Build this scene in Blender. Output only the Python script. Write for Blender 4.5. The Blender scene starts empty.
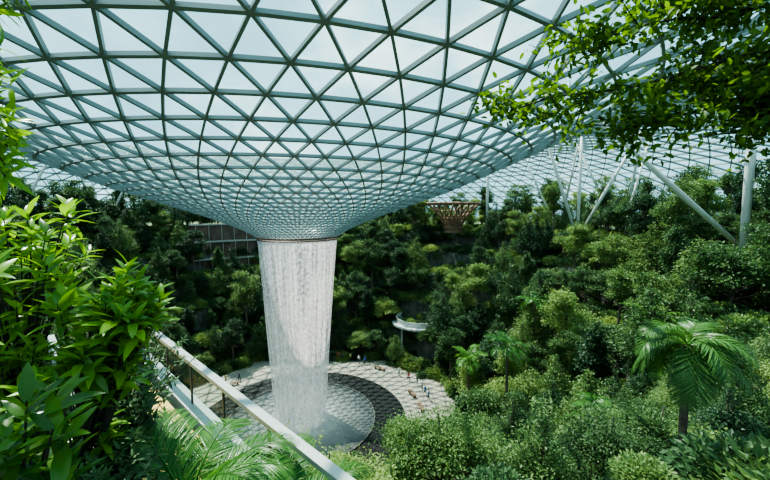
import bpy, math, random
import numpy as np
from mathutils import Vector, Matrix
random.seed(7); rng=np.random.default_rng(7)
S=bpy.context.scene
H=30.4                      # eye height above plaza
C=np.array([-12.1,50.0])    # waterfall axis
col=S.collection

# ------------------------------------------------------------ materials
def newmat(name):
    m=bpy.data.materials.new(name); m.use_nodes=True
    nt=m.node_tree; nt.nodes.clear()
    out=nt.nodes.new('ShaderNodeOutputMaterial')
    return m,nt,out
def N(nt,t,**kw):
    n=nt.nodes.new(t)
    for k,v in kw.items(): setattr(n,k,v)
    return n
def ramp(nt,stops):
    r=nt.nodes.new('ShaderNodeValToRGB'); e=r.color_ramp.elements
    e[0].position,e[0].color=stops[0][0],(*stops[0][1],1)
    e[1].position,e[1].color=stops[-1][0],(*stops[-1][1],1)
    for p,c in stops[1:-1]:
        x=e.new(p); x.color=(*c,1)
    return r
def simple(name,c,rough=.5,metal=0,noise=0,scale=5,spec=.5):
    m,nt,out=newmat(name)
    b=N(nt,'ShaderNodeBsdfPrincipled'); b.inputs['Roughness'].default_value=rough
    b.inputs['Metallic'].default_value=metal; b.inputs['Specular IOR Level'].default_value=spec
    if noise:
        tc=N(nt,'ShaderNodeTexCoord'); t=N(nt,'ShaderNodeTexNoise'); t.inputs['Scale'].default_value=scale; t.inputs['Detail'].default_value=5
        nt.links.new(tc.outputs['Object'],t.inputs['Vector'])
        r=ramp(nt,[(.3,tuple(x*(1-noise) for x in c)),(.7,tuple(min(1,x*(1+noise)) for x in c))])
        nt.links.new(t.outputs['Fac'],r.inputs['Fac']); nt.links.new(r.outputs['Color'],b.inputs['Base Color'])
    else: b.inputs['Base Color'].default_value=(*c,1)
    nt.links.new(b.outputs[0],out.inputs[0]); return m
def leafmat(name,c1,c2,c3,trans=.35,rough=.4,spec=.4):
    m,nt,out=newmat(name)
    g=N(nt,'ShaderNodeNewGeometry'); o=N(nt,'ShaderNodeObjectInfo')
    a=N(nt,'ShaderNodeMath',operation='MULTIPLY'); a.inputs[1].default_value=.4
    b=N(nt,'ShaderNodeMath',operation='MULTIPLY_ADD'); b.inputs[1].default_value=.6
    nt.links.new(g.outputs['Random Per Island'],a.inputs[0]); nt.links.new(o.outputs['Random'],b.inputs[0]); nt.links.new(a.outputs[0],b.inputs[2])
    r=ramp(nt,[(.1,c1),(.5,c2),(.95,c3)]); nt.links.new(b.outputs[0],r.inputs['Fac'])
    p=N(nt,'ShaderNodeBsdfPrincipled'); p.inputs['Roughness'].default_value=rough; p.inputs['Specular IOR Level'].default_value=spec
    t=N(nt,'ShaderNodeBsdfTranslucent'); mx=N(nt,'ShaderNodeMixShader'); mx.inputs[0].default_value=trans
    hs=N(nt,'ShaderNodeHueSaturation'); hs.inputs['Hue'].default_value=.485; hs.inputs['Value'].default_value=1.5; hs.inputs['Saturation'].default_value=1.1
    nt.links.new(r.outputs[0],p.inputs['Base Color']); nt.links.new(r.outputs[0],hs.inputs['Color']); nt.links.new(hs.outputs[0],t.inputs['Color'])
    nt.links.new(p.outputs[0],mx.inputs[1]); nt.links.new(t.outputs[0],mx.inputs[2]); nt.links.new(mx.outputs[0],out.inputs[0])
    return m
M_dark=leafmat('leaf_dark',(.024,.058,.026),(.052,.108,.045),(.12,.20,.075),.28,.45,.3)
M_mid=leafmat('leaf_mid',(.042,.090,.034),(.10,.18,.06),(.24,.33,.11),.33,.45,.3)
M_bri=leafmat('leaf_bright',(.09,.165,.055),(.19,.29,.09),(.36,.44,.15),.4,.45,.3)
M_near=leafmat('leaf_broad_glossy',(.04,.12,.012),(.14,.30,.025),(.34,.56,.05),.45,.3,.5)
M_over=leafmat('leaf_overhang',(.035,.085,.010),(.11,.21,.022),(.28,.42,.05),.6,.45,.3)
M_palm=leafmat('leaf_palm',(.03,.11,.02),(.075,.20,.035),(.16,.32,.055),.35,.35,.35)
M_bark=simple('bark',(.13,.10,.075),.9,0,.4,6)
M_barkd=simple('bark_dark',(.04,.03,.022),.9,0,.4,10)
M_steel=simple('roof_steel_paint',(.18,.225,.23),.45,.0,.06,.4)
M_white=simple('column_white_paint',(.62,.64,.62),.4,0,.05,2)
M_conc=simple('pale_concrete',(.40,.38,.34),.8,0,.12,3)
M_rail=simple('rail_aluminium',(.45,.46,.45),.35,.3,.05,6)
M_wood=simple('timber_deck',(.55,.36,.10),.55,0,.25,8)
M_brown=simple('pavilion_timber',(.20,.12,.07),.7,0,.3,4)
M_darkm=simple('dark_metal',(.05,.05,.05),.4,.4)

def glassmat(name,tint,milk):
    m,nt,out=newmat(name)
    t=N(nt,'ShaderNodeBsdfTransparent'); t.inputs[0].default_value=(*tint,1)
    d=N(nt,'ShaderNodeBsdfTranslucent'); d.inputs[0].default_value=(.64,.96,.97,1)
    g=N(nt,'ShaderNodeBsdfGlossy'); g.inputs['Roughness'].default_value=.08
    a=N(nt,'ShaderNodeMixShader'); a.inputs[0].default_value=milk
    b=N(nt,'ShaderNodeMixShader'); b.inputs[0].default_value=.04
    nt.links.new(t.outputs[0],a.inputs[1]); nt.links.new(d.outputs[0],a.inputs[2])
    nt.links.new(a.outputs[0],b.inputs[1]); nt.links.new(g.outputs[0],b.inputs[2]); nt.links.new(b.outputs[0],out.inputs[0])
    return m
M_glass=glassmat('roof_glass',(.82,.96,.96),.11)
M_pane=glassmat('balustrade_glass',(.75,.85,.80),.02)

# ------------------------------------------------------------ mesh helpers
def mk(name,v,f,mats,mi=None,smooth=False,parent=None):
    me=bpy.data.meshes.new(name)
    if isinstance(v,np.ndarray): v=v.tolist()
    me.from_pydata(v,[],f)
    for m in (mats if isinstance(mats,(list,tuple)) else [mats]): me.materials.append(m)
    if mi is not None: me.polygons.foreach_set('material_index',np.asarray(mi,dtype=np.int32))
    if smooth: me.polygons.foreach_set('use_smooth',np.ones(len(me.polygons),dtype=bool))
    me.update()
    o=bpy.data.objects.new(name,me); col.objects.link(o)
    if parent: o.parent=parent
    return o
class Buf:
    def __init__(s): s.v=[];s.f=[];s.m=[]
    def add(s,v,f,m=0):
        b=len(s.v)
        s.v.extend([tuple(map(float,p)) for p in v]); s.f.extend([tuple(i+b for i in q) for q in f]); s.m.extend([m]*len(f))
    def obj(s,name,mats,smooth=False,parent=None): return mk(name,s.v,s.f,mats,s.m,smooth,parent)
def nrm(a): return a/(np.linalg.norm(a,axis=-1,keepdims=True)+1e-9)
def scatter(buf,tv,tf,pos,ax,nm,sc,m=0):
    ax=nrm(ax); x=nrm(np.cross(ax,nm)); z=np.cross(x,ax)
    sc=np.asarray(sc).reshape(-1,1,1)
    V=(x[:,None,:]*tv[None,:,0:1]+ax[:,None,:]*tv[None,:,1:2]+z[:,None,:]*tv[None,:,2:3])*sc+pos[:,None,:]
    b=len(buf.v); k=len(tv)
    buf.v.extend(V.reshape(-1,3).tolist())
    F=[]
    for i in range(len(pos)):
        o=b+i*k
        for q in tf: F.append(tuple(j+o for j in q))
    buf.f.extend(F); buf.m.extend([m]*len(F))
def tube(buf,pts,rad,seg=6,m=0,cap=True):
    pts=[np.array(p,float) for p in pts]; n=len(pts); vs=[];fs=[]
    ref=np.array([0.13,0.31,.94])
    for i,p in enumerate(pts):
        d=pts[min(i+1,n-1)]-pts[max(i-1,0)]; d=d/(np.linalg.norm(d)+1e-9)
        if abs(d@ref)>.95: rf=np.array([1.,0,0])
        else: rf=ref
        a=np.cross(d,rf); a/=np.linalg.norm(a); b=np.cross(d,a)
        for k in range(seg):
            t=2*math.pi*k/seg; vs.append(p+rad[i]*(math.cos(t)*a+math.sin(t)*b))
    for i in range(n-1):
        for k in range(seg):
            k2=(k+1)%seg; fs.append((i*seg+k,i*seg+k2,(i+1)*seg+k2,(i+1)*seg+k))
    if cap: fs.append(tuple(range(seg-1,-1,-1))); fs.append(tuple((n-1)*seg+k for k in range(seg)))
    buf.add(vs,fs,m)
def box(buf,a,b,w,h,up=(0,0,1),m=0):
    a=np.array(a,float);b=np.array(b,float);d=b-a;d/=np.linalg.norm(d);up=np.array(up,float)
    x=np.cross(d,up);x/=np.linalg.norm(x);z=np.cross(x,d)
    vs=[p+sx*x*w/2+sz*z*h/2 for p in (a,b) for sx,sz in((-1,-1),(1,-1),(1,1),(-1,1))]
    buf.add(vs,[(0,1,5,4),(1,2,6,5),(2,3,7,6),(3,0,4,7),(3,2,1,0),(4,5,6,7)],m)
LEAF=np.array([(0,0,0),(.28,.45,.06),(0,1,-.05),(-.28,.45,.06)]);LEAF_F=[(0,1,2),(0,2,3)]
def bigleaf(w=.2,rows=6,droop=.18,fold=.25):
    vs=[];fs=[]
    for i in range(rows+1):
        t=i/rows; ww=w*math.sin(math.pi*min(1,t**.85))**.8 if 0<t<1 else .004
        z=-droop*t*t
        vs+= [(-ww,t,z+fold*ww),(0,t,z),(ww,t,z+fold*ww)]
    for i in range(rows):
        a=i*3; fs+=[(a,a+1,a+4,a+3),(a+1,a+2,a+5,a+4)]
    return np.array(vs),fs

# ------------------------------------------------------------ roof
prof=[(5.5,26.8),(6.4,27.5),(8.5,28.5),(12,29.9),(16,31.3),(21,33.1),(28,36.2),(36,39.9),(46,43.4),(56,45.0),(68,44.2),(80,40.5),(92,34.5),(100,29)]
pr=np.array([p[0] for p in prof]);pz=np.array([p[1] for p in prof])
rr=np.linspace(5.5,100,600); zz=np.interp(rr,pr,pz)
for _ in range(4):
    k=np.ones(7)/7; zp=np.pad(zz,3,mode='reflect',reflect_type='odd'); zz=np.convolve(zp,k,'valid')
def rz(r): return float(np.interp(r,rr,zz))
arc=np.concatenate([[0],np.cumsum(np.hypot(np.diff(rr),np.diff(zz)))])
def step(r,ds):
    s=np.interp(r,rr,arc)+ds; return float(np.interp(s,arc,rr))
N1=68
rings=[];r=5.5;n=N1
while r<99.5:
    if n==N1 and r>44: n=2*N1
    rings.append((r,n)); r=step(r,.87*2*math.pi*r/n if r>9 else 1.15*2*math.pi*r/n)
def node(k,i):
    r,n=rings[k]
    off=.5*(k%2)
    a=2*math.pi*(i+off)/n
    return np.array([C[0]+r*math.cos(a),C[1]+r*math.sin(a),rz(r)])
def nrmal(p):
    d=np.array([p[0]-C[0],p[1]-C[1]]);r=np.hypot(*d);sl=(rz(min(r+.5,100))-rz(max(r-.5,5.5)))/(min(r+.5,100)-max(r-.5,5.5))
    nn=np.array([-sl*d[0]/r,-sl*d[1]/r,1.]);return nn/np.linalg.norm(nn)
B=Buf();G=Buf()
def beam(p,q,w,d):
    nn=nrmal((p+q)/2); box(B,p-nn*d*.5,q-nn*d*.5,w,d,nn)
for k in range(len(rings)-1):
    r,n=rings[k];r2,n2=rings[k+1]
    sp=2*math.pi*r/n; w=min(.17,.035+.047*sp); dp=min(.32,.06+.08*sp)
    for i in range(n):
        a=node(k,i);b=node(k,i+1); beam(a,b,w*1.2,dp)
        if n2==n:
            if k%2==0: u,v_=node(k+1,i-1),node(k+1,i)
            else: u,v_=node(k+1,i),node(k+1,i+1)
            beam(a,u,w,dp);beam(a,v_,w,dp)
            G.add([a,b,v_],[(0,1,2)]);G.add([a,u,v_],[(0,2,1)])
        else:
            base=2*i+ (1 if k%2 else 0)
            j0=[node(k+1,base+j) for j in (-1,0,1)]
            for q_ in j0: beam(a,q_,w,dp)
            G.add([a,j0[0],j0[1]],[(0,1,2)]);G.add([a,j0[1],j0[2]],[(0,1,2)]);G.add([a,b,j0[2]],[(0,1,2)])
roof=bpy.data.objects.new('gridshell_glass_roof',None);col.objects.link(roof)
B.obj('steel_lattice',M_steel,parent=roof); G.obj('glass_panels',M_glass,parent=roof)
Rm=Buf()
for (r_,z_,t_) in ((5.55,26.75,.16),(5.35,26.45,.1)):
    pts=[(C[0]+r_*math.cos(a),C[1]+r_*math.sin(a),z_) for a in np.linspace(0,2*math.pi,73)]
    tube(Rm,pts,[t_]*73,6,0,False)
Rm.obj('oculus_rim',simple('oculus_rim_paint',(.12,.07,.05),.5),parent=roof)

# ------------------------------------------------------------ terrain
def nearf(a): return max(0,-math.sin(a))
def r0(a): return 22.5-.5*nearf(a)**1.5+1.2*math.sin(3*a+.5)+.8*math.sin(7*a)
def bump(a): return math.exp(-((a+1.335)/.25)**2)
def runl(a): return 31-8.0*bump(a)
def ground(x,y):
    dx,dy=x-C[0],y-C[1];r=math.hypot(dx,dy);a=math.atan2(dy,dx)
    t=(r-r0(a))/runl(a)
    if t<0: return 0.
    t+=(.03*math.sin(5*a)+.02*math.sin(11*a))*min(1,t*4)*(1-nearf(a))
    if t>=1: return 25.
    s=max(0,t)*5; fl=math.floor(s); fr=s-fl
    return max(0,min(25,5*(fl+ min(1,max(0,(fr-.82)/.16)))))
rs=[0.0]+list(np.arange(2,16,2.))+list(np.arange(16,62,.45))+list(np.arange(62,104,3))
na=240;V=[];F=[]
for r in rs:
    for i in range(na):
        a=2*math.pi*i/na;x=C[0]+r*math.cos(a);y=C[1]+r*math.sin(a)
        V.append((x,y,ground(x,y) if r>15 else -.0))
for k in range(len(rs)-1):
    for i in range(na):
        j=(i+1)%na;F.append((k*na+i,k*na+j,(k+1)*na+j,(k+1)*na+i))
m,nt,out=newmat('terrace_ground')
g=N(nt,'ShaderNodeNewGeometry');sx=N(nt,'ShaderNodeSeparateXYZ');nt.links.new(g.outputs['Normal'],sx.inputs[0])
sp_=N(nt,'ShaderNodeSeparateXYZ');nt.links.new(g.outputs['Position'],sp_.inputs[0])
t=N(nt,'ShaderNodeTexNoise');t.inputs['Scale'].default_value=.8;t.inputs['Detail'].default_value=6;nt.links.new(g.outputs['Position'],t.inputs['Vector'])
rg=ramp(nt,[(.35,(.012,.025,.010)),(.7,(.035,.07,.02))]);nt.links.new(t.outputs['Fac'],rg.inputs['Fac'])
rw=ramp(nt,[(.3,(.03,.035,.027)),(.7,(.11,.115,.09))]);nt.links.new(t.outputs['Fac'],rw.inputs['Fac'])
st=N(nt,'ShaderNodeMath',operation='GREATER_THAN');st.inputs[1].default_value=.8;nt.links.new(sx.outputs['Z'],st.inputs[0])
mx=N(nt,'ShaderNodeMixRGB');nt.links.new(st.outputs[0],mx.inputs[0]);nt.links.new(rw.outputs[0],mx.inputs[1]);nt.links.new(rg.outputs[0],mx.inputs[2])
pz_=N(nt,'ShaderNodeMath',operation='LESS_THAN');pz_.inputs[1].default_value=.02;nt.links.new(sp_.outputs['Z'],pz_.inputs[0])
br=N(nt,'ShaderNodeTexBrick');br.inputs['Scale'].default_value=1.;br.inputs['Color1'].default_value=(.38,.34,.27,1);br.inputs['Color2'].default_value=(.28,.26,.21,1);br.inputs['Mortar'].default_value=(.15,.14,.12,1);br.inputs['Mortar Size'].default_value=.015
nt.links.new(g.outputs['Position'],br.inputs['Vector'])
m2=N(nt,'ShaderNodeMixRGB');nt.links.new(pz_.outputs[0],m2.inputs[0]);nt.links.new(mx.outputs[0],m2.inputs[1]);nt.links.new(br.outputs[0],m2.inputs[2])
b=N(nt,'ShaderNodeBsdfPrincipled');b.inputs['Roughness'].default_value=.8;nt.links.new(m2.outputs[0],b.inputs['Base Color']);nt.links.new(b.outputs[0],out.inputs[0])
mk('terraced_ground',V,F,m)
V=[(0,0,-.6)]+[(1500*math.cos(a),1500*math.sin(a),-.6) for a in np.linspace(0,2*math.pi,49)[:-1]]
mk('outside_ground',V,[(0,i,i%48+1) for i in range(1,49)],simple('outside_grass',(.10,.16,.07),.9,0,.3,.05))

# ------------------------------------------------------------ pool
def disc(buf,r1,r2,z1,z2,m=0,n=96):
    vs=[];fs=[]
    for i in range(n):
        a=2*math.pi*i/n; vs+=[(C[0]+r1*math.cos(a),C[1]+r1*math.sin(a),z1),(C[0]+r2*math.cos(a),C[1]+r2*math.sin(a),z2)]
    for i in range(n):
        j=(i+1)%n; fs.append((2*i,2*i+1,2*j+1,2*j))
    buf.add(vs,fs,m)
pool=bpy.data.objects.new('waterfall_pool',None);col.objects.link(pool)
P=Buf();disc(P,10.6,15.2,.16,.10);disc(P,15.2,15.25,.10,0);disc(P,10.6,10.6,.16,.02)
P.obj('granite_rim',simple('dark_granite',(.014,.016,.016),.6,0,.5,3,.15),parent=pool)
K=Buf();disc(K,10.5,10.7,.35,.35);disc(K,10.7,10.7,.35,.1);disc(K,10.5,10.5,.1,.35);K.obj('kerb',simple('kerb_stone',(.10,.10,.09),.5,spec=.2),parent=pool)
m,nt,out=newmat('foamy_water')
g=N(nt,'ShaderNodeNewGeometry');vd=N(nt,'ShaderNodeVectorMath',operation='DISTANCE');vd.inputs[1].default_value=(C[0],C[1],.2);nt.links.new(g.outputs['Position'],vd.inputs[0])
t=N(nt,'ShaderNodeTexNoise');t.inputs['Scale'].default_value=.5;t.inputs['Detail'].default_value=8;nt.links.new(g.outputs['Position'],t.inputs['Vector'])
dv=N(nt,'ShaderNodeMath',operation='MULTIPLY');dv.inputs[1].default_value=.085;nt.links.new(vd.outputs['Value'],dv.inputs[0])
ad=N(nt,'ShaderNodeMath',operation='MULTIPLY_ADD');ad.inputs[1].default_value=.35;nt.links.new(t.outputs['Fac'],ad.inputs[0]);nt.links.new(dv.outputs[0],ad.inputs[2])
r_=ramp(nt,[(.38,(.60,.60,.58)),(.65,(.22,.23,.22)),(1.0,(.07,.08,.08))]);nt.links.new(ad.outputs[0],r_.inputs['Fac'])
b=N(nt,'ShaderNodeBsdfPrincipled');b.inputs['Roughness'].default_value=.35;b.inputs['Specular IOR Level'].default_value=.3;nt.links.new(r_.outputs[0],b.inputs['Base Color'])
bp=N(nt,'ShaderNodeBump');bp.inputs['Strength'].default_value=.25;nt.links.new(t.outputs['Fac'],bp.inputs['Height']);nt.links.new(bp.outputs[0],b.inputs['Normal']);nt.links.new(b.outputs[0],out.inputs[0])
W=Buf();disc(W,.01,10.5,.2,.2);W.obj('water_surface',m,parent=pool)
m,nt,out=newmat('water_spray')
tr=N(nt,'ShaderNodeBsdfTransparent');df=N(nt,'ShaderNodeBsdfTranslucent');df.inputs[0].default_value=(.95,.95,.95,1);d2=N(nt,'ShaderNodeBsdfDiffuse');d2.inputs[0].default_value=(.95,.95,.95,1)
a1=N(nt,'ShaderNodeMixShader');a1.inputs[0].default_value=.5;nt.links.new(df.outputs[0],a1.inputs[1]);nt.links.new(d2.outputs[0],a1.inputs[2])
a2=N(nt,'ShaderNodeMixShader');a2.inputs[0].default_value=.45;nt.links.new(tr.outputs[0],a2.inputs[1]);nt.links.new(a1.outputs[0],a2.inputs[2]);nt.links.new(a2.outputs[0],out.inputs[0])
D=Buf();R=np.random.default_rng(3);n_=70000
q=np.abs(R.normal(size=n_));rad=2.4+q*3.2;ang=R.uniform(0,6.283,n_);hz=R.exponential(1.0,n_)*np.exp(-q*.5)*2.8+.25
ok=(rad<10.3)&(hz<10);rad,ang,hz=rad[ok],ang[ok],hz[ok]
pos=np.stack([C[0]+rad*np.cos(ang),C[1]+rad*np.sin(ang),hz],1)
scatter(D,LEAF,LEAF_F,pos,R.normal(size=pos.shape),R.normal(size=pos.shape),R.uniform(.04,.10,len(pos)))
D.obj('spray_droplets',m,parent=pool)

# ------------------------------------------------------------ waterfall
def watermat(name,lo,hi,seed):
    m,nt,out=newmat(name)
    uv=N(nt,'ShaderNodeUVMap');mp=N(nt,'ShaderNodeMapping');mp.inputs['Scale'].default_value=(80,2.5,1);mp.inputs['Location'].default_value=(seed,seed,0)
    nt.links.new(uv.outputs[0],mp.inputs[0]);t=N(nt,'ShaderNodeTexNoise');t.inputs['Scale'].default_value=1;t.inputs['Detail'].default_value=3;nt.links.new(mp.outputs[0],t.inputs['Vector'])
    mp2=N(nt,'ShaderNodeMapping');mp2.inputs['Scale'].default_value=(150,60,1);nt.links.new(uv.outputs[0],mp2.inputs[0])
    t2=N(nt,'ShaderNodeTexNoise');t2.inputs['Scale'].default_value=1;t2.inputs['Detail'].default_value=2;nt.links.new(mp2.outputs[0],t2.inputs['Vector'])
    ad=N(nt,'ShaderNodeMath',operation='MULTIPLY_ADD');ad.inputs[1].default_value=.5;nt.links.new(t2.outputs['Fac'],ad.inputs[0])
    ml=N(nt,'ShaderNodeMath',operation='MULTIPLY');ml.inputs[1].default_value=.65;nt.links.new(t.outputs['Fac'],ml.inputs[0]);nt.links.new(ml.outputs[0],ad.inputs[2])
    sx=N(nt,'ShaderNodeSeparateXYZ');nt.links.new(uv.outputs[0],sx.inputs[0])
    ex=N(nt,'ShaderNodeMath',operation='MULTIPLY_ADD');ex.inputs[1].default_value=.07;nt.links.new(sx.outputs['Y'],ex.inputs[0]);nt.links.new(ad.outputs[0],ex.inputs[2])
    mr=N(nt,'ShaderNodeMapRange');mr.inputs['From Min'].default_value=.50;mr.inputs['From Max'].default_value=.72;mr.inputs['To Min'].default_value=lo;mr.inputs['To Max'].default_value=hi;nt.links.new(ex.outputs[0],mr.inputs[0])
    tr=N(nt,'ShaderNodeBsdfTransparent');df=N(nt,'ShaderNodeBsdfDiffuse');df.inputs[0].default_value=(.97,.95,.96,1)
    tl=N(nt,'ShaderNodeBsdfTranslucent');tl.inputs[0].default_value=(.99,.96,.97,1);a=N(nt,'ShaderNodeMixShader');a.inputs[0].default_value=.5
    nt.links.new(df.outputs[0],a.inputs[1]);nt.links.new(tl.outputs[0],a.inputs[2])
    b=N(nt,'ShaderNodeMixShader');nt.links.new(mr.outputs[0],b.inputs[0]);nt.links.new(tr.outputs[0],b.inputs[1]);nt.links.new(a.outputs[0],b.inputs[2]);nt.links.new(b.outputs[0],out.inputs[0])
    return m
wf=bpy.data.objects.new('waterfall',None);col.objects.link(wf)
def curtain(name,rt,rb,mat,seed):
    R=np.random.default_rng(seed);na=160;nz=40;V=[];F=[];ph=R.uniform(0,6,8)
    for k in range(nz+1):
        s=k/nz;z=26.5*(1-s)+.2*s;rad=rt+(rb-rt)*(s**.9)
        for i in range(na):
            a=2*math.pi*i/na;wob=1+s*.05*(math.sin(5*a+ph[0])+math.sin(11*a+ph[1]+2*s)*.6+math.sin(23*a+ph[2]+5*s)*.6)
            V.append((C[0]+rad*wob*math.cos(a),C[1]+rad*wob*math.sin(a),z))
    for k in range(nz):
        for i in range(na): j=(i+1)%na;F.append((k*na+i,k*na+j,(k+1)*na+j,(k+1)*na+i))
    o=mk(name,V,F,mat,None,True,wf);uv=o.data.uv_layers.new(name='UVMap');d=[]
    for k in range(nz):
        for i in range(na): d+=[i/na,k/nz,(i+1)/na,k/nz,(i+1)/na,(k+1)/nz,i/na,(k+1)/nz]
    uv.data.foreach_set('uv',d)
curtain('water_curtain_outer',5.4,3.3,watermat('falling_water_a',.08,.85,0),1)
curtain('water_curtain_inner',4.8,2.6,watermat('falling_water_b',.0,.45,5),2)

# ------------------------------------------------------------ trees
def tree_mesh(name,h,cr,nleaf,lsz,style,mat,seed):
    R=np.random.default_rng(seed);b=Buf()
    lean=R.uniform(-.04,.04,2)*h
    top=np.array([lean[0],lean[1],h*.92]);tr=.018*h+.03
    pts=[np.array([0,0,-.3])+ (top-np.array([0,0,-.3]))*s+np.array([math.sin(s*4+seed)*.02*h,math.cos(s*5+seed)*.015*h,0])*(s>0) for s in np.linspace(0,1,6)]
    tube(b,pts,[tr*(1-.8*s) for s in np.linspace(0,1,6)],6,0)
    blobs=[]
    if style=='tier':
        nt_=7
        for k in range(nt_):
            s=k/(nt_-1);zc=h*(.30+.66*s);rad=cr*(1-.78*s**1.3)*R.uniform(.8,1.12)
            nb=max(2,int(6-3*s));a0=R.uniform(0,6)
            for j in range(nb):
                a=a0+2*math.pi*j/nb+R.uniform(-.35,.35);q=rad*R.uniform(.5,.75)
                blobs.append((np.array([q*math.cos(a),q*math.sin(a),zc+R.uniform(-.5,.5)]),np.array([rad*.48,rad*.48,rad*.2+.2])*R.uniform(.75,1.15)))
            blobs.append((np.array([0,0,zc+.1]),np.array([rad*.4,rad*.4,.5])))
    elif style=='round':
        for j in range(46):
            u=nrm(R.normal(size=3));u[2]=abs(u[2])*1.2-.4;q=R.uniform(.4,1.12)
            blobs.append((np.array([u[0]*cr*q,u[1]*cr*q,h*.60+u[2]*h*.38*q]),np.array([cr*.25,cr*.25,cr*.13])*R.uniform(.5,1.4)))
    elif style=='tall':
        for j in range(22):
            s=R.uniform(0,1);a=R.uniform(0,6.28);q=cr*R.uniform(.2,1)*math.sin(math.pi*(.15+.75*s))
            blobs.append((np.array([q*math.cos(a),q*math.sin(a),h*(.5+.48*s)]),np.array([cr*.36,cr*.36,cr*.2])*R.uniform(.6,1.2)))
    elif style=='column':
        for j in range(16):
            s=j/15;a=R.uniform(0,6.28);rad=cr*math.sin(math.pi*(.12+.85*s))**.7
            blobs.append((np.array([rad*.4*math.cos(a),rad*.4*math.sin(a),h*(.2+.78*s)]),np.array([rad*.6,rad*.6,h*.06])))
    for c,rd in blobs:
        s=min(.95,max(.2,(c[2]-.25*np.hypot(c[0],c[1])-.1*h)/h))
        p0=pts[0]+(top-pts[0])*s
        mid=(p0+c)/2+np.array([0,0,-.08*np.linalg.norm(c-p0)])
        tube(b,[p0,mid,c],[tr*.35,tr*.25,tr*.1],4,0,False)
    vol=np.array([np.prod(rd)**.67 for _,rd in blobs]);cnt=(vol/vol.sum()*nleaf).astype(int)
    for (c,rd),n_ in zip(blobs,cnt):
        if n_<3: n_=3
        u=nrm(R.normal(size=(n_,3)));q=np.abs(R.normal(size=(n_,1)))*.4+R.uniform(.2,.95,size=(n_,1))
        pos=c+u*q*rd
        ax=u*np.array([1,1,.4])+R.normal(size=(n_,3))*.6+np.array([0,0,-.25]);nm=np.array([0,0,1])+R.normal(size=(n_,3))*.55
        scatter(b,LEAF,LEAF_F,pos,ax,nm,R.uniform(.6,1.35,n_)*lsz,1)
    me=b.obj(name,[M_bark,mat]);d=me.data;bpy.data.objects.remove(me);return d
protos=[]
specs=[('tier',9,3.0,M_dark),('tier',8,2.8,M_mid),('round',7,2.9,M_mid),('round',6.5,3.0,M_bri),('tier',10,3.2,M_mid),('round',8,2.6,M_dark),('tier',8,3.2,M_dark),('column',8,1.5,M_dark),('tall',9.5,2.4,M_bri),('tall',11,2.3,M_mid),('tall',10.5,2.6,M_dark)]
for i,(st_,h_,cr_,mt) in enumerate(specs):
    protos.append((tree_mesh('tree_mesh_%s'%st_,h_,cr_,6500,.27,st_,mt,20+i),h_,cr_))
tallp=[(tree_mesh('tree_mesh_tall',12,2.4,3200,.3,'tall',M_mid,60),12,2.8),(tree_mesh('tree_mesh_tall2',11,2.0,3200,.3,'tall',M_dark,61),11,2.4)]
nearp=[(tree_mesh('tree_mesh_near_round',7,3.0,21000,.15,'round',M_bri,70),7,3.0),(tree_mesh('tree_mesh_near_tier',8.5,2.9,22000,.16,'tier',M_mid,71),8.5,2.9),(tree_mesh('tree_mesh_near_b',7,2.7,20000,.14,'round',M_mid,72),7,2.7),(tree_mesh('tree_mesh_near_c',7.5,2.6,19000,.17,'tier',M_dark,73),7.5,2.6)]
shp=[]
for i,mt in enumerate((M_dark,M_mid,M_bri)):
    b=Buf();R=np.random.default_rng(90+i);n_=2200
    u=nrm(R.normal(size=(n_,3)));u[:,2]=abs(u[:,2]);pos=u*R.uniform(.5,1.1,(n_,1))*np.array([1.5,1.5,1.2])
    scatter(b,LEAF,LEAF_F,pos,u+R.normal(size=(n_,3))*.5,np.array([0,0,1])+R.normal(size=(n_,3))*.4,R.uniform(.6,1.4,n_)*.22,0)
    o=b.obj('shrub_mesh',[mt]);shp.append(o.data);bpy.data.objects.remove(o)
forest=bpy.data.objects.new('terraced_forest',None);col.objects.link(forest)
under=bpy.data.objects.new('understory_shrubs',None);col.objects.link(under)
def inst(name,me,x,y,z,s,parent=None,rot=None):
    o=bpy.data.objects.new(name,me);o.location=(x,y,z);o.scale=(s,s,s*random.uniform(.9,1.12));o.rotation_euler=(0,0,random.uniform(0,6.28) if rot is None else rot);col.objects.link(o)
    if parent: o.parent=parent
    return o
def allowed(x,y,ztop,cr):   # keep the lookout's view of the plaza open
    d=math.hypot(x,y);az=math.degrees(math.atan2(x,y));el=math.degrees(math.atan2(ztop-H,max(d-cr*.5,.1)))
    if abs(az)>62 or y<2: return False
    wd=math.degrees(cr/d)*.8
    if d<8: return False
    if az+wd>-27 and az-wd<-1 and d<52: return el<-38
    if az-wd<8 and az>-1 and d<52: return el<-31.5
    if az<-20 and d<22: return el<-14
    if 34<az<46 and d<13: return False
    if az>30 and d<12: return el<-25
    if az>22 and d<16: return el<-22
    if az>30 and d<26: return el<-14
    if d<20: return el<-24
    if d<32: return el<-18
    if d<46: return el<-10
    return True
placed=[]
for (x,y,s,k) in ((2.2,20.8,.8,0),(4.9,24,.85,0),(1.0,18.2,.55,1),(5.2,19.0,.8,2),(8.5,20,.9,0),(11.5,17,.85,2),(7.2,15.0,.7,3)):
    placed.append((x,y));inst('broadleaf_tree',nearp[k][0],x,y,ground(x,y),s)
def tryplace(x,y,mind):
    for (a,b_) in placed:
        if (a-x)**2+(b_-y)**2<mind*mind: return False
    return True
def reserved(x,y,r):
    if math.hypot(x-17,y-90)<8: return True
    if math.hypot(x-6.5,y-77)<6.5: return True
    if abs(x/y-.085)<.05 and 60<y<77: return True
    a=math.degrees(math.atan2(y-C[1],x-C[0]))
    if 111<a<136 and 44<r<57: return True
    return False
cntf=0
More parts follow.
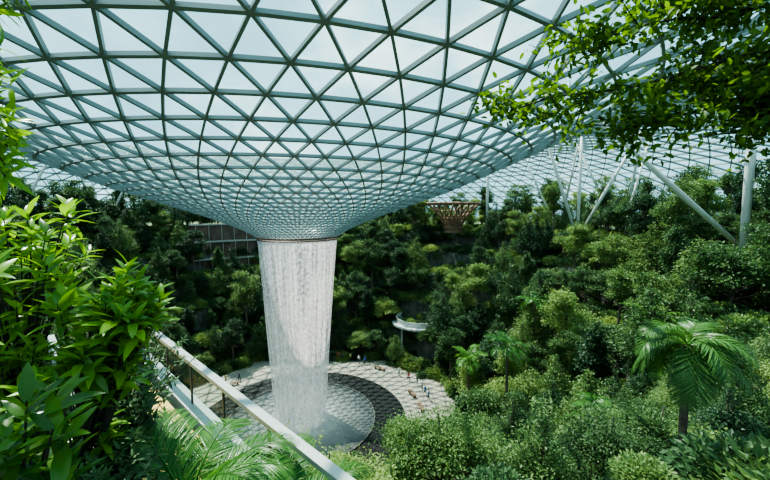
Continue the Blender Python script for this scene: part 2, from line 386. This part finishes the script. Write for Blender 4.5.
for _ in range(12000):
    a=random.uniform(0,6.283);r=math.sqrt(random.uniform(23**2,64**2)) if random.random()<.85 else random.uniform(60,88)
    if r<r0(a)+1.3: continue
    x=C[0]+r*math.cos(a);y=C[1]+r*math.sin(a)
    if y<2: continue
    z=ground(x,y);d=math.hypot(x,y);near=d<34
    pr_=random.choice(nearp if near else (protos if x>-14 else [p for p in protos if p[0].materials[1]!=M_bri]))
    s=random.uniform(.6,1.15)
    if z>24: s*=random.uniform(.7,.95)*(1.3 if x<-24 else 1)
    if not allowed(x,y,z+pr_[1]*s*1.05,pr_[2]*s*.8):
        s=.6
        if not allowed(x,y,z+pr_[1]*s,pr_[2]*s): continue
    if reserved(x,y,r) or (abs(x/y-17/90)<.075 and z>24 and y<90): continue
    if not tryplace(x,y,(3.0 if r<60 else 4.2)*(1 if s>.6 else .75)): continue
    placed.append((x,y))
    if near: inst('broadleaf_tree',pr_[0],x,y,z,s)
    else: inst('forest_tree',pr_[0],x,y,z,s,forest)
    cntf+=1
for _ in range(95):
    a=random.uniform(-.5,3.3);r=random.uniform(57,74);x=C[0]+r*math.cos(a);y=C[1]+r*math.sin(a)
    if y<20 or abs(x/y-17/90)<.075: continue
    p_=random.choice(tallp);inst('emergent_tree',p_[0],x,y,25,random.uniform(.7,1.1),forest)
cs=0
for _ in range(6500):
    a=random.uniform(0,6.283);r=math.sqrt(random.uniform(20**2,66**2))
    if r<r0(a)+.7: continue
    x=C[0]+r*math.cos(a);y=C[1]+r*math.sin(a)
    if y<2 or abs(math.atan2(x,y))>1.1: continue
    z=ground(x,y);d=math.hypot(x,y);s=random.uniform(.6,1.3)
    if d<6: continue
    if d<52:
        if not allowed(x,y,z+1.2*s,1.4*s):
            s=.4
            az=math.degrees(math.atan2(x,y))
            if -27<az<8 and not allowed(x,y,z+.5,.5): continue
    inst('shrub',random.choice(shp),x,y,z-.1,s,under);cs+=1
print('trees',cntf,'shrubs',cs)

# ------------------------------------------------------------ palm fronds
def frond(b,base,az,el,L,nl=34,ll=.5,curve=1.2,m=0,rach=.018,w=.03):
    d0=np.array([math.sin(az)*math.cos(el),math.cos(az)*math.cos(el),math.sin(el)]);pts=[];p=np.array(base,float);d=d0.copy();ns=16
    side=np.array([math.cos(az),-math.sin(az),0])
    for i in range(ns+1):
        pts.append(p.copy());p=p+d*L/ns;d=nrm(d+np.array([0,0,-curve/ns]))
    tube(b,pts,[rach*(1-.85*i/ns) for i in range(ns+1)],5,1)
    tv,tf=bigleaf(w,5,.3,.3)
    P_=[];A=[];Nn=[];Sc=[]
    for i in range(nl):
        s=.14+.86*i/(nl-1);k=min(ns-1,int(s*ns));q=pts[k]+(pts[k+1]-pts[k])*(s*ns-k);t=nrm(pts[k+1]-pts[k]);up=np.cross(side,t);up=up if up[2]>0 else -up
        le=ll*(math.sin(math.pi*(.12+.85*s))**.6)
        for sg in(-1,1):
            P_.append(q);A.append(side*sg*.85+t*(.45+.5*s)+up*.18+rng.normal(size=3)*.06);Nn.append(up+rng.normal(size=3)*.08);Sc.append(le)
    scatter(b,tv,tf,np.array(P_),np.array(A),np.array(Nn),Sc,m)
def palm(name,x,y,zc,zg,nf,L,ll,seed,mat,els=(-.2,1.2),trunk=.12,nl=48,w=.03,cv=(1.2,2.0)):
    random.seed(seed);b=Buf()
    for i in range(nf):
        frond(b,(x,y,zc),2*math.pi*i/nf*1.0+random.uniform(-.25,.25)+i*2.4,random.uniform(*els),L*random.uniform(.8,1.1),nl,ll,random.uniform(*cv),w=w)
    tube(b,[(x,y,zg),(x+.05,y,(zg+zc)/2),(x,y,zc)],[trunk*1.3,trunk,trunk*.9],8,2)
    return b.obj(name,[mat,M_palm,M_bark])
M_palmd=leafmat('leaf_palm_dark',(.02,.06,.015),(.045,.12,.03),(.10,.21,.05),.35,.35,.35)
palm('feather_palm',8.3,9.6,H-3.7,ground(8.3,9.6)-.5,18,1.75,.55,3,M_palmd,(-.1,1.1),.11,44,.04,(2.0,3.2))
palm('feather_palm',-1.95,3.3,H-2.95,ground(-1.95,3.3)-.3,20,1.4,.36,5,M_palm,(.1,1.2),.1,60,.026)
palm('feather_palm',-1.35,3.9,H-3.85,ground(-1.35,3.9)-.3,22,1.45,.38,6,M_palm,(.2,1.15),.1,64,.026)
for (x,y,zt) in((14,40,15),(22,52,17),(26,34,20),(17,27,14),(11.5,48,10)):
    palm('feather_palm',x,y,zt,ground(x,y)-.3,14,3.0,.8,int(x),M_palm,(-.2,1.1),.16,30,.05)

# ------------------------------------------------------------ broadleaf near shrub (left)
tv,tf=bigleaf(.15,6,.25,.3)
def leafbush(name,base,centers,nt_,L,mat,seed,tvf=(tv,tf),per=9,stems=1.,stem=.010,inside=.3):
    R=np.random.default_rng(seed);b=Buf();base=np.array(base,float);P_=[];A=[];Nn=[];Sc=[]
    hubs=[base+(np.array(c)-base)*.75 for c,_ in centers]
    for hb in hubs: tube(b,[base,(base+hb)/2+R.normal(size=3)*.05,hb],[.035,.028,.018],6,1,False)
    for i in range(nt_):
        ci=R.integers(len(centers));c,rd=centers[ci];c=np.array(c);u=nrm(R.normal(size=3));tip=c+u*np.array(rd)*R.uniform(inside,1)
        hb=hubs[ci];mid=(hb+tip)/2+np.array([0,0,.04])
        tube(b,[hb,mid,tip],[stem*1.3,stem,stem*.5],4,1,False)
        d=nrm(nrm(tip-mid)*.6+np.array([0,0,.5])+R.normal(size=3)*.25)
        x=nrm(np.cross(d,[.3,.2,.9]));y=np.cross(d,x)
        for j in range(per):
            a=j*2.4+R.uniform(-.2,.2);s=j/per;out=x*math.cos(a)+y*math.sin(a)
            P_.append(tip-d*.28*L*(1-s)*2.2);A.append(out*(1-.5*s)+d*(.1+.9*s)+R.normal(size=3)*.12);Nn.append(d+np.array([0,0,.6]));Sc.append(L*R.uniform(.65,1.15)*(1-.25*s))
    scatter(b,tvf[0],tvf[1],np.array(P_),np.array(A),np.array(Nn),Sc,0)
    return b.obj(name,[mat,M_barkd],True)
leafbush('broadleaf_shrub',(-3.6,3.2,24.8),[((-3.0,2.9,H-.5),(.7,.5,.4)),((-2.4,3.0,H-.68),(.4,.4,.28)),((-2.15,3.0,H-.85),(.25,.3,.2)),((-2.9,2.7,H-1.2),(.7,.5,.5)),((-3.4,3.4,H-.25),(.6,.5,.4)),((-2.9,3.0,H-1.9),(.6,.4,.4)),((-2.4,2.9,H-1.25),(.3,.4,.3))],180,.25,M_near,11)
leafbush('broadleaf_shrub',(-2.6,2.1,24.8),[((-1.75,1.65,H-.95),(.3,.2,.2)),((-1.8,1.6,H-1.3),(.3,.2,.25))],18,.24,M_near,12)
leafbush('broadleaf_shrub',(-3.6,4.2,24.8),[((-3.6,4.9,H-2.2),(.9,.6,.5)),((-2.9,3.8,H-2.6),(.6,.5,.4)),((-4.9,6.6,H-2.3),(1.2,.7,.6)),((-2.4,2.9,H-2.3),(.5,.4,.4)),((-2.1,2.2,H-2.0),(.35,.3,.3)),((-2.6,3.4,H-1.9),(.45,.4,.4))],620,.12,M_mid,13)
tvn=bigleaf(.10,5,.3,.25)
leafbush('overhanging_shrub',(-3.9,2.2,H+2.2),[((-2.65,2.3,H+1.25),(.3,.3,.35)),((-2.5,2.3,H+.75),(.2,.2,.35)),((-2.4,2.3,H+1.45),(.25,.2,.15)),((-2.55,2.4,H+.4),(.2,.2,.25)),((-2.2,2.3,H+1.6),(.25,.2,.12))],110,.2,M_near,14,tvn,8)
# ------------------------------------------------------------ overhanging tree, upper right
def overhang():
    R=np.random.default_rng(33);b=Buf()
    limbs=[[(9.5,4.5,H+3.4),(6.4,5.0,H+2.5),(4.2,5.4,H+2.0),(1.9,5.6,H+1.5)],
           [(9.5,4.5,H+3.4),(7.0,5.2,H+3.0),(4.8,5.6,H+2.9),(3.0,5.8,H+2.65)],
           [(9.5,4.5,H+3.4),(6.6,4.9,H+2.0),(5.2,5.1,H+1.6),(3.6,5.3,H+1.25)],
           [(9.5,4.5,H+3.4),(7.4,5.0,H+2.0),(6.2,5.2,H+1.5),(5.3,5.3,H+1.2)],
           [(9.5,4.5,H+3.4),(7.6,5.3,H+3.4),(6.0,5.6,H+3.4),(4.6,5.9,H+3.3)],
           [(9.5,4.5,H+3.4),(7.6,5.3,H+2.7),(6.3,5.6,H+2.3),(5.0,5.9,H+2.0)],
           [(9.5,4.5,H+3.4),(8.0,5.3,H+2.4),(7.0,5.6,H+1.9),(6.3,5.9,H+1.5)]]
    P_=[];A=[];Nn=[];Sc=[]
    for li,l in enumerate(limbs):
        l=[np.array(p) for p in l]
        pts=[]
        for i in range(3):
            for s in np.linspace(0,1,5)[:-1]: pts.append(l[i]*(1-s)+l[i+1]*s+R.normal(size=3)*.04)
        pts.append(l[3]);n_=len(pts);tube(b,pts,[.05*(1-.85*i/n_) for i in range(n_)],6,1)
        for k in range(3,n_):
            for j in range(6):
                p=pts[k]+R.normal(size=3)*.05;d=nrm(R.normal(size=3)*np.array([1,.7,.4])+np.array([-.4,0,-.05]));Lb=R.uniform(.3,.85)
                tw=[p,p+d*Lb*.5+R.normal(size=3)*.04,p+d*Lb+np.array([0,0,-.08])];tube(b,tw,[.013,.009,.003],4,1,False)
                for q in range(34):
                    s=R.uniform(.15,1);pp=(tw[0]*(1-s)+tw[2]*s)+R.normal(size=3)*.10
                    P_.append(pp);A.append(nrm(d*.5+R.normal(size=3)*.8));Nn.append(np.array([0,0,1])+R.normal(size=3)*.5);Sc.append(R.uniform(.085,.15))
    t_=bigleaf(.26,4,.15,.2);scatter(b,t_[0],t_[1],np.array(P_),np.array(A),np.array(Nn),Sc,0)
    tube(b,[(11,4,20),(10.3,4.2,H-1),(9.5,4.5,H+3.4),(9.2,4.6,H+5)],[.22,.18,.14,.08],8,1)
    return b.obj('overhanging_tree',[M_over,M_barkd])
overhang()

# ------------------------------------------------------------ balustrade
bal=bpy.data.objects.new('walkway_balustrade',None);col.objects.link(bal)
a_=np.array([-8.4,11.2,H-3.0]);b_=np.array([.6,2.78,H-3.0]);u=nrm(b_-a_);lv=np.array([u[1],-u[0],0]);lv=lv if lv[0]<0 else -lv
q=Buf();box(q,a_,b_,.14,.07);box(q,a_-np.array([0,0,1.05]),b_-np.array([0,0,1.05]),.3,.3);q.obj('handrail',M_rail,parent=bal)
q=Buf();L_=np.linalg.norm(b_-a_)
for i in range(9):
    p=a_+u*L_*i/8;box(q,p-np.array([0,0,.04]),p-np.array([0,0,1.]),.03,.05,u)
q.obj('posts',M_darkm,parent=bal)
q=Buf();q.add([a_-[0,0,.06],b_-[0,0,.06],b_-[0,0,.95],a_-[0,0,.95]],[(0,1,2,3)]);q.obj('glass_panel',M_pane,parent=bal)
q=Buf()
for k in range(7):
    o_=lv*(.35+.17*k)-np.array([0,0,1.0]);box(q,a_+o_,b_+o_,.15,.05)
q.obj('timber_deck',M_wood,parent=bal)
q=Buf();o_=lv*1.65-np.array([0,0,.8]);box(q,a_+o_,b_+o_,.14,.5);q.obj('planter_kerb',M_rail,parent=bal)

# ------------------------------------------------------------ roof columns
def column(pb,tops,rad=.28):
    b=Buf()
    for t in tops:
        r=math.hypot(t[0]-C[0],t[1]-C[1]);p=(t[0],t[1],rz(r)-.3)
        tube(b,[(pb[0],pb[1],24.8),tuple((np.array([pb[0],pb[1],24.8])+np.array(p))/2),p],[rad*.8,rad,rad*.7],10,0)
    b.obj('roof_column',[M_white],True)
column((38,38),[(38,38)],.42)
column((41,39.5),[(22,38)],.3)
column((37.5,70),[(37.5,70),(30,68),(46,66)],.32)
column((26,92),[(26,92)],.35)
for a in (20,33,72,88,103,118,133,148,163):
    a=math.radians(a);r=63;x,y=C[0]+r*math.cos(a),C[1]+r*math.sin(a)
    t=[(C[0]+(r+dr)*math.cos(a+da),C[1]+(r+dr)*math.sin(a+da)) for dr,da in((-5,.12),(-5,-.12),(6,0))]
    column((x,y),t,.26)

# ------------------------------------------------------------ pavilion
b=Buf();nn_=20
for k in range(nn_):
    a=2*math.pi*k/nn_
    for sg in(-1,1):
        pts=[]
        for s in np.linspace(0,1,7):
            rr_=2.2+4.3*s**1.6;aa=a+sg*.5*s;pts.append((17+rr_*math.cos(aa),90+rr_*math.sin(aa),26.0+6.0*s))
        tube(b,pts,[.16]*7,4,0,False)
for s,w_ in((0,.3),(.4,.15),(.7,.15),(1,.35)):
    rr_=2.2+4.3*s**1.6
    tube(b,[(17+rr_*math.cos(t),90+rr_*math.sin(t),26.0+6.0*s) for t in np.linspace(0,6.2832,33)],[w_]*33,5,0,False)
tube(b,[(17,90,24.8),(17,90,29)],[2.1,2.1],16,0)
b.obj('timber_lattice_pavilion',[M_brown])

# ------------------------------------------------------------ building facade behind (left) & white balcony
M_win=simple('facade_glazing',(.13,.085,.07),.2,0,.5,.6)
fac=bpy.data.objects.new('terrace_building_facade',None);col.objects.link(fac)
A=Buf();Wn=Buf();Cn=Buf()
for fl in range(5):
    z=10+4.2*fl;t0,t1=math.radians(112),math.radians(134);r=46+1.2*fl
    seg=np.linspace(t0,t1,14)
    for i in range(13):
        p=lambda t,rr_=r,zz_=z:(C[0]+rr_*math.cos(t),C[1]+rr_*math.sin(t),zz_)
        box(A,p(seg[i]),p(seg[i+1]),1.4,.35)
        if fl<4:
            Wn.add([p(seg[i],r+1),p(seg[i+1],r+1),p(seg[i+1],r+1,z+4.2),p(seg[i],r+1,z+4.2)],[(0,1,2,3)])
            if i%2==0: box(Cn,p(seg[i],r+.6),p(seg[i],r+.6,z+4.2),.12,.12,(1,0,0))
A.obj('floor_slabs',M_conc,parent=fac);Wn.obj('glazing',M_win,parent=fac);Cn.obj('mullions',M_conc,parent=fac)
bc=Buf();cx,cy=7.5,77
for t in np.linspace(2.4,5.4,18)[:-1]:
    dt=3.0/17
    for z_,w_,h_ in((6.0,1.9,.4),(7.2,.14,.12),(6.6,.06,1.0)):
        box(bc,(cx+5*math.cos(t),cy+5*math.sin(t),z_),(cx+5*math.cos(t+dt),cy+5*math.sin(t+dt),z_),w_,h_)
for t in (2.9,3.8,4.8): tube(bc,[(cx+5*math.cos(t),cy+5*math.sin(t),0),(cx+5*math.cos(t),cy+5*math.sin(t),6)],[.2,.2],8)
bc.obj('curved_balcony',[M_white])

# ------------------------------------------------------------ plaza benches & people
for (x,y,rt) in ((-14,69.5,0),(-1,66.5,-.6),(4.5,57,-1.2),(-26.5,60,.8),(5.5,53,-1.4)):
    b=Buf();c_,s_=math.cos(rt),math.sin(rt)
    for k in (-.22,0,.22): box(b,(x-1.2*c_-k*s_,y-1.2*s_+k*c_,.45),(x+1.2*c_-k*s_,y+1.2*s_+k*c_,.45),.18,.05)
    for k in (-1,0,1): box(b,(x+k*c_+.25*s_,y+k*s_-.25*c_,.2),(x+k*c_-.25*s_,y+k*s_+.25*c_,.2),.08,.44)
    b.obj('plaza_bench',[M_brown])
M_skin=simple('skin',(.5,.3,.2),.6);M_hair=simple('hair',(.02,.015,.01),.5)
def person(x,y,rot,c1,c2,ph):
    e=bpy.data.objects.new('standing_person',None);e.location=(x,y,0);e.rotation_euler=(0,0,rot);col.objects.link(e)
    def limb(nm,pts,rad,mat):
        b=Buf();tube(b,pts,rad,8,0);o=b.obj(nm,[mat],True);o.parent=e
    s=.18*ph
    sh=simple('shirt',c1,.8);tr=simple('trousers',c2,.8)
    limb('torso',[(0,0,.86),(0,0,1.0),(0,.01,1.2),(0,0,1.38),(0,0,1.46),(0,0,1.50)],[.15,.16,.165,.185,.12,.055],sh)
    limb('leg_left',[(-.09,0,.93),(-.1,s,.5),(-.1,s*.6,.08),(-.1,s*.6+.02,.0)],[.095,.065,.045,.05],tr)
    limb('leg_right',[(.09,0,.93),(.1,-s*.6,.5),(.1,-s*1.2,.08),(.1,-s*1.2+.02,.0)],[.095,.065,.045,.05],tr)
    limb('arm_left',[(-.19,0,1.42),(-.25,-.02,1.14),(-.24,.08,.9),(-.24,.1,.8)],[.055,.045,.032,.03],sh)
    limb('arm_right',[(.19,0,1.42),(.25,-.02,1.14),(.24,.08,.9),(.24,.1,.8)],[.055,.045,.032,.03],sh)
    limb('head',[(0,0,1.46),(0,.01,1.54),(0,.015,1.60),(0,.01,1.67),(0,0,1.72)],[.05,.065,.078,.08,.03],M_skin)
    limb('hair',[(0,-.03,1.58),(0,-.02,1.67),(0,-.01,1.74)],[.07,.088,.04],M_hair)
pc=[(.6,.1,.1),(.08,.08,.1),(.7,.7,.68),(.1,.2,.45),(.6,.5,.2)]
for i,(x,y) in enumerate([(-9.5,71.0),(-8.6,70.4),(-5.2,69.5),(-4.0,69),(-7,70.6),(4.2,62),(5.6,60.5),(6.3,58.8),(6.6,57),(-28,61),(-28.8,59.5),(-26,62),(2.6,64),(7.0,55.5)]):
    person(x,y,i*1.3,pc[i%5],(.04,.04,.06),(i%3)/2)

# ------------------------------------------------------------ sky, sun, camera
w=bpy.data.worlds.new('sky');S.world=w;w.use_nodes=True;nt=w.node_tree;nt.nodes.clear()
out=N(nt,'ShaderNodeOutputWorld');bg=N(nt,'ShaderNodeBackground');bg.inputs['Strength'].default_value=2.3
tc=N(nt,'ShaderNodeTexCoord');t=N(nt,'ShaderNodeTexNoise');t.inputs['Scale'].default_value=2.4;t.inputs['Detail'].default_value=7;t.inputs['Roughness'].default_value=.55
mp=N(nt,'ShaderNodeMapping');mp.inputs['Scale'].default_value=(1,1,1.8);nt.links.new(tc.outputs['Generated'],mp.inputs[0]);nt.links.new(mp.outputs[0],t.inputs['Vector'])
r_=ramp(nt,[(.42,(.16,.37,.49)),(.54,(.30,.56,.66)),(.66,(.85,.98,1.0))]);nt.links.new(t.outputs['Fac'],r_.inputs['Fac'])
nt.links.new(r_.outputs[0],bg.inputs[0]);nt.links.new(bg.outputs[0],out.inputs[0])
sl=bpy.data.lights.new('sun','SUN');sl.energy=13.5;sl.angle=.01;sl.color=(1,.95,.83);so=bpy.data.objects.new('sun',sl);col.objects.link(so)
sd=Vector((-.35,.40,1.0)).normalized();so.rotation_euler=sd.to_track_quat('Z','Y').to_euler()
S.view_settings.view_transform='AgX';S.view_settings.look='AgX - Medium High Contrast'
cd=bpy.data.cameras.new('camera');cd.lens=360/770*36;cd.sensor_width=36;cd.clip_end=3000;co=bpy.data.objects.new('camera',cd);col.objects.link(co)
co.location=(0,0,H);co.rotation_euler=(math.radians(90-4.76),0,0);S.camera=co
